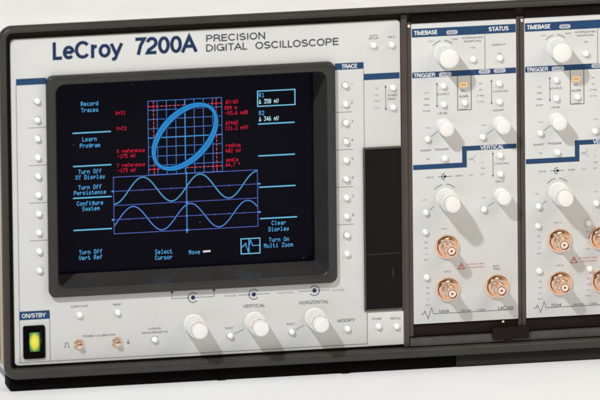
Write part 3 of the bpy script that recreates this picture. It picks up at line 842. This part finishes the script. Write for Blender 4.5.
    m.text("50 OHM 5V RMS", *at((117.95, 49.46)), .95, 12.10, H, 7); m.text("1 MOHM 250V", *at((117.93, 51.63)), .95, 12.10, H, 7)
    # signature line at the foot of the plate
    yl = 81.77
    x, _ = at((85.87, 82.40))
    m.line([(x-5, yl-.2), (x-3.4, yl-.2), (x-2.5, yl-2.2), (x-.3, yl+3.1), (x+2, yl-4.3), (x+3.4, yl), (X1-3.5, yl)], .42, H, 2)
    m.text("7234" if second else "7242B", *at((96.03, yl-1.45)), 1.7, 7.39, H, 2, .01)
    m.text("500 MHz", *at((111.26, yl-1.2)), 1.2, 6.72, H, 2); m.text("1 GS/s", *at((121.07, yl-1.2)), 1.2, 6.05, H, 2)
    if not second: m.text("LeCroy", *at((138.35, yl-1.6)), 2.4, 10.75, H, 2, .008)
    if second:
        m.text("CH 3", *at((132.69, 24.67)), 1.2, 4.4, H, 2)
        for p in ((117.76, 31.65), (118.17, 63.50)):
            for i, s in enumerate(("DC", "GND", "AC", "50")):
                q = at(p); m.text(s, q[0], q[1]+i*3.9, .95, (2, 2.8, 2.4, 3.4)[i], H, 2 if i == 0 else 5)
    else:
        m.text("EXT", *at((131.94, 51.71)), 1.3, 4.37, H, 2); m.text("TRIG", *at((131.93, 53.61)), 1.3, 4.70, H, 2)
    m.build("printed_markings", ["blue", "line_ink", "grey_ink", "white_ink", "dark_ink", "pale_ink", "navy_ink", "red_ink", "pill"], face, fix=False)
    b = MB(); x, y = at((110.66, -71.97)); b.rbox(x-2.9, x+2.9, y-1.9, y+1.9, .3, .62, 1.2, .15, 0, 5); ind = b.build("indicator_lamp", "amber", root)
    b = MB(); b.text("POS", x, y, 1.1, 3.2, .75, 0); b.build("lamp_lettering", "grey_ink", ind, fix=False)
    # controls
    BL = [(117.32, -88.93), (135.20, -88.82), (97.08, -72.13), (97.10, -59.60), (111.34, -59.94), (134.73, -71.67), (134.76, -59.40), (86.18, -36.72),
          (97.53, -23.17), (123.30, -36.19), (135.02, -23.28), (134.98, -10.59), (84.52, 12.67), (84.06, 25.89), (84.66, 56.50), (123.71, 12.67)]
    if second: BL += [(194.30-76.2, 25.66), (195.25-76.2, 56.89)]
    for p in BL: q = at(p); button(q[0], q[1], root, .3)
    k = (97.69, -93.72); q = at(k); knob(q[0], q[1], root, 7.1, 18.5, False)
    for k, r_, h_ in (((97.13, -44.77), 5.3, 12), ((135.28, -44.40), 5.3, 12.5), ((135.57, 3.85), 5.1, 12)): q = at(k); knob(q[0], q[1], root, r_, h_, False)
    q = at((98.12, 3.75)); knob(q[0], q[1], root, 6.95, 18.5, True, 24.6)
    CL = [(98.57, 36.63), (98.79, 65.55)]
    CL += [(132.16, 65.26)] if not second else [(203.21-76.2, 36.37), (204.04-76.2, 65.59)]
    for p in CL: q = at(p); bnc(q[0], q[1], root)
    # small bright screws
    for (x, y, hh) in ((X0-1.5, Y0+1.0, 0),):
        b = MB(); b.lathe(x, y, [(1.0, -.2), (1.0, .45), (.6, .8), (.001, .85)], 16, 0); b.build("screw", "steel", root)
    if not second:
        b = MB(); x, y = (136.51, 90.07); b.lathe(x, y, [(1.0, -1.5), (1.0, -.4), (.6, 0), (.001, .05)], 16, 0); b.build("screw", "steel", root)
    return root
def arrows_h(mb, xa, ya, yb_, h):
    mb.line([(xa, ya+.8), (xa, yb_-.8)], .3, h, 4)
    mb.add([(xa-.6, ya+1.6, h+.02), (xa+.6, ya+1.6, h+.02), (xa, ya, h+.02)], [(0, 1, 2)], 4)
    mb.add([(xa-.6, yb_-1.6, h+.02), (xa+.6, yb_-1.6, h+.02), (xa, yb_, h+.02)], [(0, 1, 2)], 4)
modA = module(0, False)
modB = module(76.2, True)

# locking latch under the gap between the two modules
x0, x1 = 128.41, 153.14
b = MB(); b.rbox(x0, x1, 93.20, 101.00, -1, 4.2, 1.0, .6, 0, 4)
b.rbox(136.82, 141.57, 100.92, 104.32, 2, 3.8, 1.2, .5, 0, 4)
b.build("latch", "frame_dark", osc)
